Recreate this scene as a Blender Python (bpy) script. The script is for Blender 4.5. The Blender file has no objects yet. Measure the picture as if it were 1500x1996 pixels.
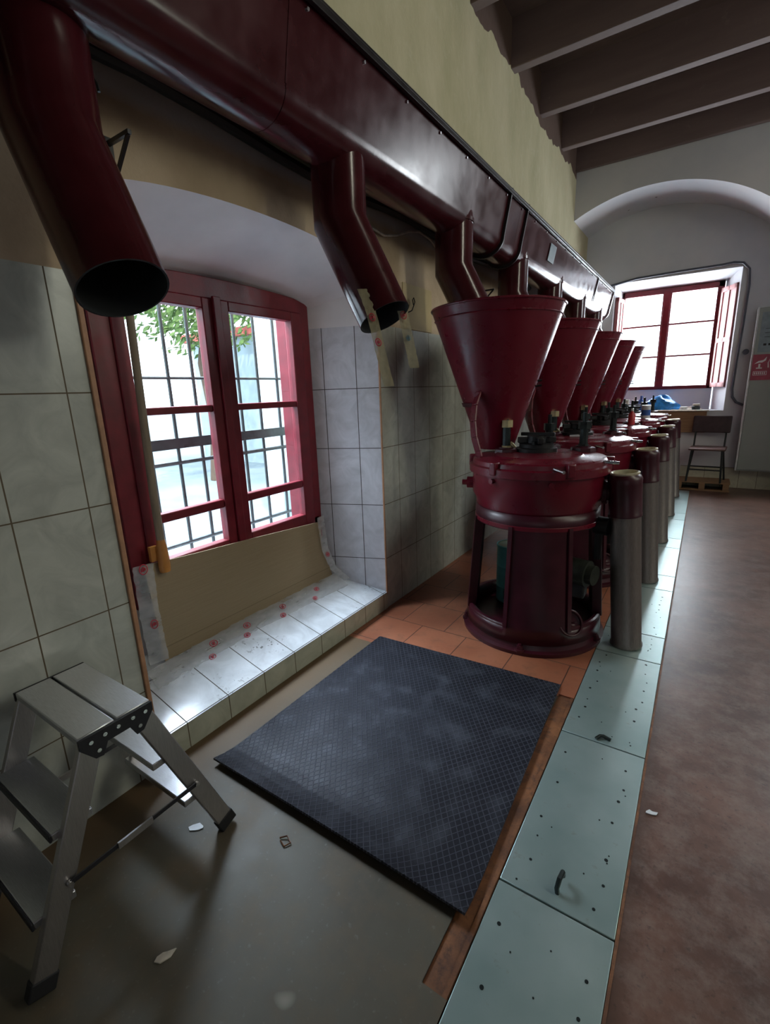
import bpy, math, random
from mathutils import Vector, Matrix
random.seed(4)
PI = math.pi
scene = bpy.context.scene
COL = scene.collection

# ------------------------------------------------------------------ camera
YAW, PITCH, ROLL, FPX, CAMH = -0.590988, -0.247127, -0.03416703, 920.2, 1.45
fw = Vector((math.sin(YAW)*math.cos(PITCH), math.cos(YAW)*math.cos(PITCH), math.sin(PITCH)))
rt = fw.cross(Vector((0, 0, 1))).normalized(); up = rt.cross(fw)
r2 = rt*math.cos(ROLL) + up*math.sin(ROLL); u2 = up*math.cos(ROLL) - rt*math.sin(ROLL)
cam_data = bpy.data.cameras.new('camera'); cam = bpy.data.objects.new('camera', cam_data); COL.objects.link(cam)
cam.matrix_world = Matrix(((r2.x, u2.x, -fw.x, 0), (r2.y, u2.y, -fw.y, 0), (r2.z, u2.z, -fw.z, CAMH), (0, 0, 0, 1)))
cam_data.sensor_fit = 'VERTICAL'; cam_data.sensor_height = 24; cam_data.lens = FPX/1996*24
cam_data.clip_start = 0.02; cam_data.clip_end = 300
scene.camera = cam

# ------------------------------------------------------------------ world, sun, window and fill light, exposure
vs = scene.view_settings
vs.view_transform = 'Standard'; vs.look = 'None'; vs.gamma = 1; vs.use_curve_mapping = False
vs.exposure = 0.25
world = bpy.data.worlds.new('sky'); scene.world = world; world.use_nodes = True
bgn = world.node_tree.nodes['Background']
bgn.inputs[0].default_value = (0.80, 0.90, 1.0, 1); bgn.inputs[1].default_value = 4.5
sd = bpy.data.lights.new('sun', 'SUN'); sd.energy = 5.0; sd.angle = 0.02; sd.color = (1, .95, .86)
so = bpy.data.objects.new('sun', sd); COL.objects.link(so)
so.rotation_euler = Vector((0.55, -0.45, 1.0)).to_track_quat('Z', 'Y').to_euler()
def area(name, loc, direction, sx, sy, power, color, portal=False):
    d = bpy.data.lights.new(name, 'AREA'); d.shape = 'RECTANGLE'; d.size = sx; d.size_y = sy
    d.energy = power; d.color = color
    if portal: d.cycles.is_portal = True
    o = bpy.data.objects.new(name, d); COL.objects.link(o); o.location = loc
    o.rotation_euler = Vector(direction).to_track_quat('-Z', 'Y').to_euler()
    return o
area('sky_portal_near', (-2.62, 1.7, 1.3), (1, 0, 0), 1.75, 1.9, 1, (1, 1, 1), True)
area('sky_portal_far', (-.6, 8.78, 2.05), (0, -1, 0), 1.7, 1.9, 1, (1, 1, 1), True)
area('daylight_far_window', (-.6, 8.70, 2.06), (0, -1, -.05), 1.15, 1.3, 95, (.90, .95, 1))
area('skylight_near_window', (-5.2, 2.0, 4.3), (3.2, -.1, -3.0), 3.2, 2.2, 640, (.80, .90, 1))
area('skylight_above_near_window', (-3.05, 1.7, 4.0), (1.15, 0, -3.4), 2.4, 1.3, 720, (.74, .86, 1))
area('right_wall_fill', (4.35, 4.2, 2.9), (-1, .25, .1), 3.0, 1.3, 26, (.97, 1, .84))  # added fill light at the right wall, which has no window openings
area('rear_wall_fill', (1.8, -3.3, 1.5), (0, 1, 0), 1.4, 2.0, 4, (.9, .95, 1))  # added weak fill from behind the camera; no door is built there
area('daylight_far_right_window', (2.2, 7.05, 3.15), (-.45, -1, -.1), 1.0, 1.1, 55, (.9, .96, 1))
area('ceiling_tube_lamps', (2.1, 2.4, 3.98), (-.75, 0, -1), .16, 4.5, 52, (1, .97, .80))

# ------------------------------------------------------------------ material helpers
MATS = {}
class NT:
    def __init__(s, name):
        m = bpy.data.materials.new(name); m.use_nodes = True; s.m = m; s.t = m.node_tree; s.n = s.t.nodes
        s.b = s.n['Principled BSDF']; s.out = s.n['Material Output']
        s.tc = s.n.new('ShaderNodeTexCoord'); s._sep = None
        MATS[name] = m
    def node(s, typ, **kw):
        n = s.n.new(typ)
        for k, v in kw.items(): setattr(n, k, v)
        return n
    def set(s, sock, v):
        if isinstance(v, bpy.types.NodeSocket): s.t.links.new(v, sock)
        elif isinstance(v, (tuple, list)) and len(v) == 3 and sock.type == 'RGBA': sock.default_value = (*v, 1)
        else: sock.default_value = v
    def math(s, op, a, b=None, c=None, clamp=False):
        n = s.node('ShaderNodeMath', operation=op); n.use_clamp = clamp
        s.set(n.inputs[0], a)
        if b is not None: s.set(n.inputs[1], b)
        if c is not None: s.set(n.inputs[2], c)
        return n.outputs[0]
    def mix(s, f, a, b):
        n = s.node('ShaderNodeMix', data_type='RGBA'); s.set(n.inputs[0], f); s.set(n.inputs[6], a); s.set(n.inputs[7], b)
        return n.outputs[2]
    def pos(s):
        return s.tc.outputs['Object']
    def xyz(s):
        if s._sep is None:
            n = s.node('ShaderNodeSeparateXYZ'); s.t.links.new(s.pos(), n.inputs[0]); s._sep = n
        return s._sep.outputs
    def noise(s, scale, detail=4, rough=.55, vec=None, dist=0):
        n = s.node('ShaderNodeTexNoise'); n.inputs['Scale'].default_value = scale; n.inputs['Detail'].default_value = detail
        n.inputs['Roughness'].default_value = rough; n.inputs['Distortion'].default_value = dist
        s.t.links.new(vec or s.pos(), n.inputs['Vector']); return n.outputs[0]
    def scaled(s, sc):
        n = s.node('ShaderNodeMapping'); n.inputs['Scale'].default_value = sc; s.t.links.new(s.pos(), n.inputs[0]); return n.outputs[0]
    def ramp(s, f, a, b):
        n = s.node('ShaderNodeMapRange'); s.set(n.inputs[0], f); n.inputs[1].default_value = a; n.inputs[2].default_value = b; return n.outputs[0]
    def bump(s, h, strength=.3, dist=.01, normal=None):
        n = s.node('ShaderNodeBump'); n.inputs['Strength'].default_value = strength; n.inputs['Distance'].default_value = dist
        s.t.links.new(h, n.inputs['Height'])
        if normal is not None: s.t.links.new(normal, n.inputs['Normal'])
        s.t.links.new(n.outputs[0], s.b.inputs['Normal']); return n.outputs[0]
    def base(s, color, rough=.5, metal=0, spec=None):
        s.set(s.b.inputs['Base Color'], color); s.set(s.b.inputs['Roughness'], rough); s.set(s.b.inputs['Metallic'], metal)
        if spec is not None: s.set(s.b.inputs['Specular IOR Level'], spec)
        return s

def simple(name, color, rough=.5, metal=0, var=.12, nscale=12, bumps=0, spec=None):
    """paint-like surface: slight mottling and roughness variation"""
    t = NT(name); n = t.noise(nscale, 4)
    dark = tuple(c*(1-var*1.6) for c in color); light = tuple(min(1, c*(1+var)) for c in color)
    f = t.ramp(n, .3, .7)
    t.base(t.mix(f, dark, light), t.math('ADD', rough-.06, t.math('MULTIPLY', f, .12)), metal, spec)
    if bumps: t.bump(t.noise(nscale*5, 3), bumps, .004)
    return t.m

def lines(t, u, off, w, gap):
    """1 on the joint lines of a one-axis grid"""
    f = t.math('FRACT', t.math('DIVIDE', t.math('SUBTRACT', u, off - gap/2), w))
    return t.math('LESS_THAN', f, gap/w)

def tile(name, ua, uo, uw, va, vo, vw, color, grout, rough=.18, gap=.0045, vein=.10, dirty=.0):
    t = NT(name); s = t.xyz(); ax = {'x': 0, 'y': 1, 'z': 2}
    u = s[ax[ua]]; v = s[ax[va]]
    l = t.math('MAXIMUM', lines(t, u, uo, uw, gap), lines(t, v, vo, vw, gap))
    n1 = t.noise(7, 6, .6, dist=1.2); n2 = t.noise(1.1, 2)
    iu = t.math('FLOOR', t.math('DIVIDE', t.math('SUBTRACT', u, uo), uw)); iv = t.math('FLOOR', t.math('DIVIDE', t.math('SUBTRACT', v, vo), vw))
    wn = t.node('ShaderNodeTexWhiteNoise', noise_dimensions='2D'); cb = t.node('ShaderNodeCombineXYZ'); t.set(cb.inputs[0], iu); t.set(cb.inputs[1], iv)
    t.set(wn.inputs[0], cb.outputs[0])
    c2 = tuple(c*(1-vein*2.2) for c in color)
    c = t.mix(t.ramp(n1, .35, .65), c2, color)
    c = t.mix(t.math('MULTIPLY', wn.outputs[0], .10), c, tuple(c*.6 for c in color))
    if dirty:
        d = t.math('MULTIPLY', t.math('GREATER_THAN', t.noise(45, 4, .7), .60), t.ramp(t.noise(4, 2), .5, .68))
        c = t.mix(t.math('MULTIPLY', d, dirty), c, (.04, .035, .03))
    c = t.mix(l, c, grout)
    t.base(c, t.math('ADD', rough, t.math('MULTIPLY', l, .6)), 0)
    h = t.math('SUBTRACT', t.math('MULTIPLY', n2, .5), l)
    t.bump(h, .5, .002)
    return t.m

# --- paints and metals
simple('red_paint', (.125, .005, .016), .30, 0, .05, 9, .03)
simple('dark_red_paint', (.050, .006, .009), .20, 0, .18, 7, .03)
simple('maroon_paint', (.045, .004, .011), .34, 0, .2, 9, .05)
simple('frame_red', (.16, .008, .018), .42, 0, .15, 14, .1)
simple('black_paint', (.012, .010, .011), .35, 0, .2, 12)
simple('duct_inside', (.012, .014, .015), .8)
simple('dark_metal', (.035, .045, .045), .38, .7, .3, 20, .1)
simple('grease', (.015, .015, .016), .5, .2, .3, 25, .2)
simple('brass', (.55, .46, .26), .35, .9, .2, 30)
simple('bright_steel', (.6, .6, .62), .25, 1, .1, 30)
simple('iron_bar', (.05, .065, .07), .5, .3, .2, 30)
simple('white_plaster', (.80, .77, .78), .85, 0, .06, 3, .15)
simple('black_plastic', (.012, .012, .016), .5)
simple('black_rubber', (.008, .008, .009), .7)
simple('cable_rubber', (.012, .014, .013), .5)
simple('rim_cream', (.62, .58, .42), .4, .4, .1, 30)
simple('chair_vinyl', (.045, .025, .028), .45, 0, .2, 15, .1)
simple('chair_seat_vinyl', (.16, .09, .08), .45, 0, .2, 15, .1)
simple('chair_steel', (.03, .035, .035), .4, .5)
simple('cabinet_grey', (.30, .33, .31), .45, 0, .05, 2)
simple('cabinet_edge_highlight', (.62, .63, .63), .4)  # paler grey that carries the edge highlight
simple('cabinet_label', (.22, .28, .32), .4)
simple('sign_red', (.34, .06, .10), .5)
simple('sign_white', (.7, .68, .7), .5)
simple('tape_red', (.55, .02, .05), .4)
simple('tape_blue', (.12, .24, .28), .4)
simple('blue_bag', (.02, .24, .62), .35, 0, .3, 14, .3)
simple('blue_can', (.20, .68, .68), .4, 0, .12, 8, .05)
simple('can_lid', (.45, .55, .42), .4)
simple('bottle_red', (.5, .03, .04), .35)
simple('bottle_white', (.7, .72, .74), .35)
simple('bottle_blue', (.04, .12, .4), .35)
simple('rag_cream', (.55, .5, .42), .9, 0, .2, 20, .4)
simple('outdoor_wall', (.34, .42, .47), .9, 0, .1, 3)
simple('outdoor_red', (.45, .10, .08), .8)
simple('leaf_green', (.13, .22, .06), .7, 0, .3, 6)
simple('bark', (.10, .07, .05), .9)
simple('shutter_wood', (.42, .13, .13), .5, 0, .1, 10)
simple('shutter_groove', (.10, .02, .03), .6)
simple('corner_trim', (.42, .22, .12), .55, 0, .15, 20)
simple('motor_green', (.035, .04, .03), .5, .3, .35, 18, .25)
simple('tan_patch', (.46, .36, .19), .8, 0, .1, 4)
simple('conduit_grey', (.10, .11, .14), .5)

def brushed(name, col, rough, sc, metal=1):
    t = NT(name); n = t.noise(30, 3, .5, vec=t.scaled(sc))
    t.base(t.mix(t.ramp(n, .3, .7), tuple(c*.75 for c in col), col), t.math('ADD', rough, t.math('MULTIPLY', n, .15)), metal)
    t.bump(n, .12, .001); return t.m
brushed('aluminium_x', (.62, .63, .66), .24, (1, 40, 40))
brushed('aluminium_rail', (.50, .48, .47), .38, (40, 40, 1))
brushed('steel_tube', (.30, .27, .25), .34, (10, 10, 1), .88)

t = NT('steel_plate')
n1 = t.noise(2.2, 4, .6); n2 = t.noise(18, 5, .65)
c = t.mix(t.ramp(n1, .3, .7), (.30, .42, .41), (.46, .56, .55))
c = t.mix(t.math('MULTIPLY', t.ramp(n2, .62, .78), .45), c, (.22, .13, .05))
t.base(c, t.math('ADD', .26, t.math('MULTIPLY', n1, .25)), .65); t.bump(n1, .25, .01)

t = NT('rust_steel')
c = t.mix(t.ramp(t.noise(6, 6, .7), .35, .65), (.085, .030, .012), (.24, .095, .035))
c = t.mix(t.ramp(t.noise(25, 5, .7), .5, .7), c, (.06, .025, .015))
t.base(c, .6); t.bump(t.noise(40, 4), .4, .003)

# ribbed mat: two families of slanted ridges forming long diamonds
t = NT('ribbed_mat'); s = t.xyz()
def saw(k, m, p):
    u = t.math('ADD', t.math('MULTIPLY', s[0], k), t.math('MULTIPLY', s[1], m))
    f = t.math('ABSOLUTE', t.math('SUBTRACT', t.math('FRACT', t.math('DIVIDE', u, p)), .5))
    return t.ramp(f, .40, .47)
h = t.math('MAXIMUM', saw(.80, .60, .021), saw(.80, -.60, .021))
w = t.noise(9, 5, .6)
c = t.mix(h, (.018, .020, .029), (.082, .088, .118))
c = t.mix(t.math('MULTIPLY', t.ramp(w, .5, .75), .5), c, (.10, .11, .14))
t.base(c, t.math('ADD', .30, t.math('MULTIPLY', w, .2)), .3); t.bump(h, 1.0, .006)

# floors
t = NT('grey_concrete')
a, b_, d = t.noise(1.3, 5, .6), t.noise(7, 6, .65), t.noise(60, 3, .6)
c = t.mix(t.ramp(a, .35, .65), (.060, .050, .033), (.105, .094, .070))
c = t.mix(t.math('MULTIPLY', t.ramp(b_, .45, .7), .5), c, (.15, .10, .055))
c = t.mix(t.math('MULTIPLY', t.ramp(d, .62, .8), .35), c, (.24, .23, .2))
c = t.mix(t.math('MULTIPLY', t.ramp(t.math('ADD', t.xyz()[0], t.math('MULTIPLY', b_, .25)), -1.28, -1.50), .7), c, (.15, .085, .035))
v = t.ramp(t.noise(3.1, 2), .70, .72)
t.base(t.mix(t.math('MULTIPLY', v, .5), c, (.35, .33, .28)), t.math('ADD', .40, t.math('MULTIPLY', b_, .3)), 0); t.bump(t.math('ADD', a, t.math('MULTIPLY', d, .08)), .25, .012)
t = NT('red_concrete')
a, b_, d = t.noise(1.6, 6, .68), t.noise(9, 8, .75), t.noise(55, 4, .6)
c = t.mix(t.ramp(a, .38, .62), (.075, .036, .027), (.175, .092, .068))
c = t.mix(t.math('MULTIPLY', t.ramp(b_, .45, .72), .55), c, (.27, .21, .18))
c = t.mix(t.math('MULTIPLY', t.ramp(d, .58, .70), .55), c, (.045, .03, .025))
c = t.mix(t.math('MULTIPLY', t.ramp(t.math('ADD', t.xyz()[0], t.math('MULTIPLY', b_, .06)), .045, -.02), .7), c, (.05, .03, .022))
t.base(c, t.math('ADD', .24, t.math('MULTIPLY', b_, .28)), 0); t.bump(t.math('ADD', a, t.math('MULTIPLY', d, .06)), .25, .012)
t = NT('terracotta')
s = t.xyz(); row = t.math('FLOOR', t.math('DIVIDE', s[1], .30)); sh = t.math('MULTIPLY', t.math('MODULO', row, 2.0), .15)
l = t.math('MAXIMUM', lines(t, t.math('ADD', s[0], sh), 0, .30, .005), lines(t, s[1], 0, .30, .005))
c = t.mix(t.ramp(t.noise(3, 5, .6), .35, .65), (.24, .078, .040), (.36, .135, .072))
c = t.mix(t.math('MULTIPLY', t.ramp(t.noise(12, 5, .6), .5, .75), .6), c, (.11, .05, .03))
t.base(t.mix(l, c, (.05, .022, .015)), .42); t.bump(t.math('SUBTRACT', t.noise(8, 3), l), .4, .003)

# walls
G = (.11, .085, .05)
tile('wall_tiles', 'y', 2.71, .2195, 'z', 1.4825, .3745, (.50, .52, .46), G, .2)
tile('reveal_tiles', 'x', -1.83, .20, 'z', 1.4825, .3745, (.70, .70, .75), (.06, .05, .05), .2)
tile('sill_tiles', 'y', 1.385, .2155, 'x', -1.693, .30, (.78, .82, .86), (.07, .06, .05), .16, dirty=.9)
tile('riser_tiles', 'y', 1.385, .2155, 'z', -.2, .9, (.50, .52, .42), G, .2)
tile('dado_tiles', 'x', .1, .2, 'z', .0, .28, (.60, .58, .44), G, .3)

t = NT('old_plaster')           # left wall above the tiles: tan, a whitewashed line, yellow-green above, brown under the ceiling
s = t.xyz(); nz = t.math('MULTIPLY', t.math('SUBTRACT', t.noise(5, 6, .7), .5), .10)
z1 = t.math('ADD', s[2], t.math('MULTIPLY', nz, .3))
tan = t.mix(t.ramp(t.noise(2.5, 5), .35, .65), (.38, .28, .18), (.54, .42, .28))
white = (.48, .46, .44)
yel = t.mix(t.ramp(t.noise(1.4, 6, .65, vec=t.scaled((1, 1.6, .7))), .3, .7), (.40, .37, .22), (.56, .51, .34))
yel = t.mix(t.math('MULTIPLY', t.ramp(t.noise(9, 5, .7), .55, .72), .35), yel, (.56, .54, .40))
c = t.mix(t.ramp(z1, 2.39, 2.43), tan, white)
c = t.mix(t.math('GREATER_THAN', z1, 2.51), c, yel)
c = t.mix(t.ramp(t.math('ADD', s[2], t.math('MULTIPLY', t.math('SUBTRACT', t.noise(2.2, 3, .5), .5), .42)), 4.08, 4.085), c, (.10, .06, .045))
t.base(c, .85); t.bump(t.math('ADD', t.noise(2.2, 6, .6), t.math('MULTIPLY', t.noise(14, 5, .6), .25)), .5, .03)

t = NT('grey_plaster')
c = t.mix(t.ramp(t.noise(1.2, 5), .35, .65), (.55, .57, .62), (.66, .66, .68))
c = t.mix(t.math('GREATER_THAN', t.noise(6.3, 3, .6), .745), c, (.10, .08, .07))
t.base(c, .85); t.bump(t.noise(6, 5), .3, .01)
t = NT('beam_paint')
c = t.mix(t.ramp(t.noise(2, 5, .6, vec=t.scaled((.3, 2, 2))), .35, .65), (.15, .105, .10), (.20, .145, .135))
c = t.mix(t.math('MULTIPLY', t.ramp(t.noise(7, 5, .7), .62, .74), .5), c, (.28, .22, .2))
t.base(c, .7); t.bump(t.noise(10, 5), .3, .01)
t = NT('cardboard')
s = t.xyz(); n = t.noise(25, 3, .5, vec=t.scaled((1, .25, 8)))
c = t.mix(n, (.25, .185, .105), (.32, .245, .15))
c = t.mix(t.math('MULTIPLY', t.math('LESS_THAN', t.math('ABSOLUTE', t.math('SUBTRACT', s[2], .10)), .0025), .5), c, (.13, .09, .045))
t.base(c, .85)
t = NT('wood'); n = t.noise(4, 5, .6, vec=t.scaled((1, 12, 12)))
t.base(t.mix(n, (.16, .085, .04), (.34, .20, .10)), .6); t.bump(n, .2, .004)
t = NT('pole_wood'); n = t.noise(6, 5, .6, vec=t.scaled((12, 12, 1)))
t.base(t.mix(n, (.13, .10, .07), (.34, .27, .18)), .6); t.bump(n, .3, .004)
t = NT('road')
c = t.mix(t.ramp(t.noise(.8, 5), .35, .65), (.14, .19, .215), (.22, .275, .30)); t.base(c, .9)

def sheet(name, color, trans, rough=.1):
    t = NT(name); tr = t.node('ShaderNodeBsdfTransparent'); mx = t.node('ShaderNodeMixShader')
    n = t.noise(22, 3, .55, vec=t.scaled((1, .35, .8))); t.base(color, rough); t.bump(n, .9, .012)
    t.set(mx.inputs[0], t.math('ADD', 1-trans, t.math('MULTIPLY', t.math('SUBTRACT', n, .5), .5), clamp=True))
    t.t.links.new(tr.outputs[0], mx.inputs[1]); t.t.links.new(t.b.outputs[0], mx.inputs[2]); t.t.links.new(mx.outputs[0], t.out.inputs[0])
    return t.m
sheet('clear_tape', (.66, .68, .70), .60, .08)
sheet('yellow_tape', (.50, .45, .28), .35, .25)
sheet('amber_tape', (.55, .24, .06), .15, .2)
t = NT('glass'); tr = t.node('ShaderNodeBsdfTransparent'); gl = t.node('ShaderNodeBsdfGlossy'); gl.inputs['Roughness'].default_value = .02
lw = t.node('ShaderNodeLayerWeight'); lw.inputs[0].default_value = .5; fr = t.math('ADD', .04, t.math('MULTIPLY', t.math('POWER', lw.outputs['Facing'], 5.0), .7)); mx = t.node('ShaderNodeMixShader'); tr.inputs[0].default_value = (.95, .97, .98, 1)
t.t.links.new(fr, mx.inputs[0]); t.t.links.new(tr.outputs[0], mx.inputs[1]); t.t.links.new(gl.outputs[0], mx.inputs[2]); t.t.links.new(mx.outputs[0], t.out.inputs[0])

# ------------------------------------------------------------------ mesh helpers
class MB:
    def __init__(s): s.v = []; s.f = []; s.mi = []
    def add(s, vs, fs, mi=0):
        o = len(s.v); s.v += [tuple(v) for v in vs]; s.f += [tuple(i+o for i in f) for f in fs]; s.mi += [mi]*len(fs); return s
    def quad(s, a, b, c, d, mi=0): return s.add([a, b, c, d], [(0, 1, 2, 3)], mi)
    def box(s, x0, x1, y0, y1, z0, z1, mi=0, M=None):
        p = [Vector((x, y, z)) for x in (x0, x1) for y in (y0, y1) for z in (z0, z1)]
        if M is not None: p = [M @ q for q in p]
        return s.add(p, [(0, 1, 3, 2), (4, 6, 7, 5), (0, 4, 5, 1), (2, 3, 7, 6), (0, 2, 6, 4), (1, 5, 7, 3)], mi)
    def beam(s, a, b, w, h, upv=(0, 0, 1), mi=0):
        """box of section w (sideways) x h (along upv) from a to b"""
        a, b = Vector(a), Vector(b); d = (b-a); L = d.length; d.normalize(); sd_ = d.cross(Vector(upv)).normalized(); uu = sd_.cross(d)
        M = Matrix(((d.x, sd_.x, uu.x, a.x), (d.y, sd_.y, uu.y, a.y), (d.z, sd_.z, uu.z, a.z), (0, 0, 0, 1)))
        return s.box(0, L, -w/2, w/2, -h/2, h/2, mi, M)
    def lathe(s, prof, n=48, c=(0, 0), M=None, mi=0, cap=False, a0=0, a1=2*PI):
        full = abs(a1-a0-2*PI) < 1e-6; m = n if full else n+1
        vs_ = []
        for r, z in prof:
            for i in range(m):
                a = a0+(a1-a0)*i/n; q = Vector((c[0]+r*math.cos(a), c[1]+r*math.sin(a), z))
                vs_.append(M @ q if M is not None else q)
        fs = []
        for k in range(len(prof)-1):
            for i in range(n):
                j = (i+1) % m
                fs.append((k*m+i, k*m+j, (k+1)*m+j, (k+1)*m+i))
        if cap and full: fs += [tuple(range(m))[::-1], tuple((len(prof)-1)*m+i for i in range(m))]
        return s.add(vs_, fs, mi)
    def cyl(s, a, b, r, r1=None, n=20, mi=0, cap=True):
        a, b = Vector(a), Vector(b); q = (b-a).to_track_quat('Z', 'Y').to_matrix().to_4x4(); q.translation = a
        return s.lathe([(r, 0), (r if r1 is None else r1, (b-a).length)], n, (0, 0), q, mi, cap)
    def tube(s, pts, r, n=10, mi=0):
        P = [Vector(p) for p in pts]; rings = []; o = len(s.v); pn = None
        for i, p in enumerate(P):
            d = (P[min(i+1, len(P)-1)]-P[max(i-1, 0)]).normalized()
            if pn is None: pn = d.orthogonal().normalized()
            pn = (pn-d*pn.dot(d)).normalized(); bn = d.cross(pn); rr = r[i] if isinstance(r, (list, tuple)) else r
            rings += [p+(pn*math.cos(2*PI*k/n)+bn*math.sin(2*PI*k/n))*rr for k in range(n)]
        fs = [(i*n+k, i*n+(k+1) % n, (i+1)*n+(k+1) % n, (i+1)*n+k) for i in range(len(P)-1) for k in range(n)]
        fs += [tuple(range(n))[::-1], tuple((len(P)-1)*n+k for k in range(n))]
        return s.add(rings, fs, mi)
    def prism(s, pts, d, mi=0):
        """closed outline pts extruded by vector d"""
        n = len(pts); d = Vector(d); vs_ = [Vector(p) for p in pts]; vs_ += [p+d for p in vs_]
        return s.add(vs_, [tuple(range(n))[::-1], tuple(range(n, 2*n))]+[(i, (i+1) % n, n+(i+1) % n, n+i) for i in range(n)], mi)
    def build(s, name, mats, parent=None, bevel=0, smooth=True, solid=0, loc=None):
        me = bpy.data.meshes.new(name); me.from_pydata(s.v, [], s.f)
        for m in (mats if isinstance(mats, (list, tuple)) else [mats]): me.materials.append(MATS[m])
        me.polygons.foreach_set('material_index', s.mi)
        if smooth: me.shade_smooth(); me.set_sharp_from_angle(angle=math.radians(35))
        me.update()
        o = bpy.data.objects.new(name, me); COL.objects.link(o)
        if loc is not None: o.location = loc
        if parent is not None: o.parent = parent
        if solid:
            m = o.modifiers.new('t', 'SOLIDIFY'); m.thickness = solid; m.offset = 0
        if bevel:
            m = o.modifiers.new('b', 'BEVEL'); m.width = bevel; m.segments = 2; m.limit_method = 'ANGLE'; m.angle_limit = math.radians(40)
        return o
def tag(o, label, cat, group=None, kind=None):
    if label: o['label'] = label
    if cat: o['category'] = cat
    if group: o['group'] = group
    if kind: o['kind'] = kind
    return o
def thing(name, label, cat, loc=(0, 0, 0), rz=0, group=None):
    o = bpy.data.objects.new(name, None); COL.objects.link(o); o.location = loc; o.rotation_euler = (0, 0, rz); o.empty_display_size = .1
    return tag(o, label, cat, group)
def struct(o):
    o['kind'] = 'structure'; return o
def copy_tree(o, parent=None):
    c = o.copy(); COL.objects.link(c); c.parent = parent
    for ch in list(o.children): copy_tree(ch, c)
    return c
def arc(c, r, a0, a1, n, plane='xz'):
    out = []
    for i in range(n+1):
        a = a0+(a1-a0)*i/n; out.append((c[0]+r*math.cos(a), c[1]+r*math.sin(a)))
    return out

# ================================================================== THE SETTING
XW = -1.69                                   # face of the left wall
XR, YB, YF, YR = 4.5, -3.5, 7.2, 8.1         # right wall, rear wall, far arch wall, back of the arched recess
ZT = 4.45
NY0, NY1 = .82, 2.51                         # niche mouth of the near window
BY0, BY1, BX = 1.06, 2.33, -2.10             # window frame edges and plane
def soffit(y):                               # arch line on the wall face
    u = (y-1.665)/.845; return 2.065+.155*math.sqrt(max(0, 1-u*u))*1.0
# floors
f = MB(); f.quad((XW-.0, YB, 0), (-.44, YB, 0), (-.44, 2.10, 0), (XW, 2.06, 0)); f.quad((-.44, YB, 0), (-.37, YB, 0), (-.37, .75, 0), (-.44, .75, 0))
struct(f.build('floor', 'grey_concrete'))
f = MB(); f.quad((XW, 2.06, 0), (-.44, 2.10, 0), (-.44, YR, 0), (XW, YR, 0)); f.quad((-.44, 2.14, 0), (-.37, 2.16, 0), (-.37, YR, 0), (-.44, YR, 0))
f.box(-.44, -.37, 2.12, 2.16, -.02, .001)
struct(f.build('floor', 'terracotta'))
f = MB(); f.quad((-.037, YB, 0), (XR, YB, 0), (XR, YR, 0), (-.037, YR, 0)); f.quad((-.37, 7.62, .0), (-.037, 7.62, .0), (-.037, YR, .0), (-.37, YR, .0))
struct(f.build('floor', 'red_concrete'))
f = MB(); f.quad((-.44, .75, -.006), (-.37, .75, -.006), (-.37, 2.15, -.006), (-.44, 2.15, -.006)); f.box(-.385, -.372, .3, 2.15, -.03, -.001)
f.box(-.045, -.037, YB, 7.62, -.03, .001)
f.quad((-.375, YB, -.02), (-.03, YB, -.02), (-.03, 7.62, -.02), (-.375, 7.62, -.02))
struct(f.build('trim_1', 'rust_steel'))
struct(MB().box(XW-.6, XR, YB, 9, -.20, -.05).build('floor', 'grey_concrete'))
# left wall
f = MB()
def wq(y0, y1, z0, z1, mi): f.box(XW-.10, XW, y0, y1, z0, z1, mi)
wq(YB, NY0, 0, 1.85, 0); wq(YB, NY0, 1.85, ZT, 1); wq(NY1, YR, 0, 1.85, 0); wq(NY1, YR, 1.85, ZT, 1)
N = 28
for i in range(N):
    y0, y1 = NY0+(NY1-NY0)*i/N, NY0+(NY1-NY0)*(i+1)/N
    w0 = w1 = 0
    a, b = soffit(y0)+(w0 if 3 < i < N-3 else 0), soffit(y1)+(w1 if 3 < i+1 < N-3 else 0)
    f.quad((XW, y0, a), (XW, y1, b), (XW, y1, ZT), (XW, y0, ZT), 1)
    def bz(y): u = (y-1.665)/.845; return 1.955+.075*math.sqrt(max(0, 1-u*u))
    def by(y): return BY0-.01+(y-NY0)/(NY1-NY0)*(BY1-BY0+.02)
    f.quad((XW, y0, a), (BX-.05, by(y0), bz(y0)), (BX-.05, by(y1), bz(y1)), (XW, y1, b), 2)
wl = struct(f.build('wall_left', ['wall_tiles', 'old_plaster', 'white_plaster']))
# splayed reveals and the low sill
f = MB()
for (ya, yb) in ((NY0, BY0-.01), (NY1, BY1+.01)):
    f.quad((XW, ya, 0), (BX-.05, yb, 0), (BX-.05, yb, 1.85), (XW, ya, 1.85), 0)
    f.quad((XW, ya, 1.85), (BX-.05, yb, 1.85), (BX-.05, yb, 1.99), (XW, ya, 2.10), 1)
f.quad((BX-.05, BY0-.3, 0), (BX-.05, BY1+.3, 0), (BX-.05, BY1+.3, .66), (BX-.05, BY0-.3, .66), 1)
struct(f.build('wall_niche', ['reveal_tiles', 'white_plaster'], smooth=False))
f = MB(); f.quad((XW+.004, NY0, .12), (XW+.004, NY1, .12), (BX-.06, NY1, .245), (BX-.06, NY0, .245), 0)
f.box(XW-.01, XW+.004, NY0, NY1, -.02, .118, 1)
struct(f.build('trim_2', ['sill_tiles', 'riser_tiles'], smooth=False))
struct(MB().box(XW-.004, XW+.010, NY0-.012, NY0+.006, .10, 1.86).build('trim_3', 'corner_trim', bevel=.003))
struct(MB().box(XW-.004, XW+.004, NY1-.006, NY1+.004, .10, 1.86).build('trim_4', 'corner_trim'))
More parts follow.
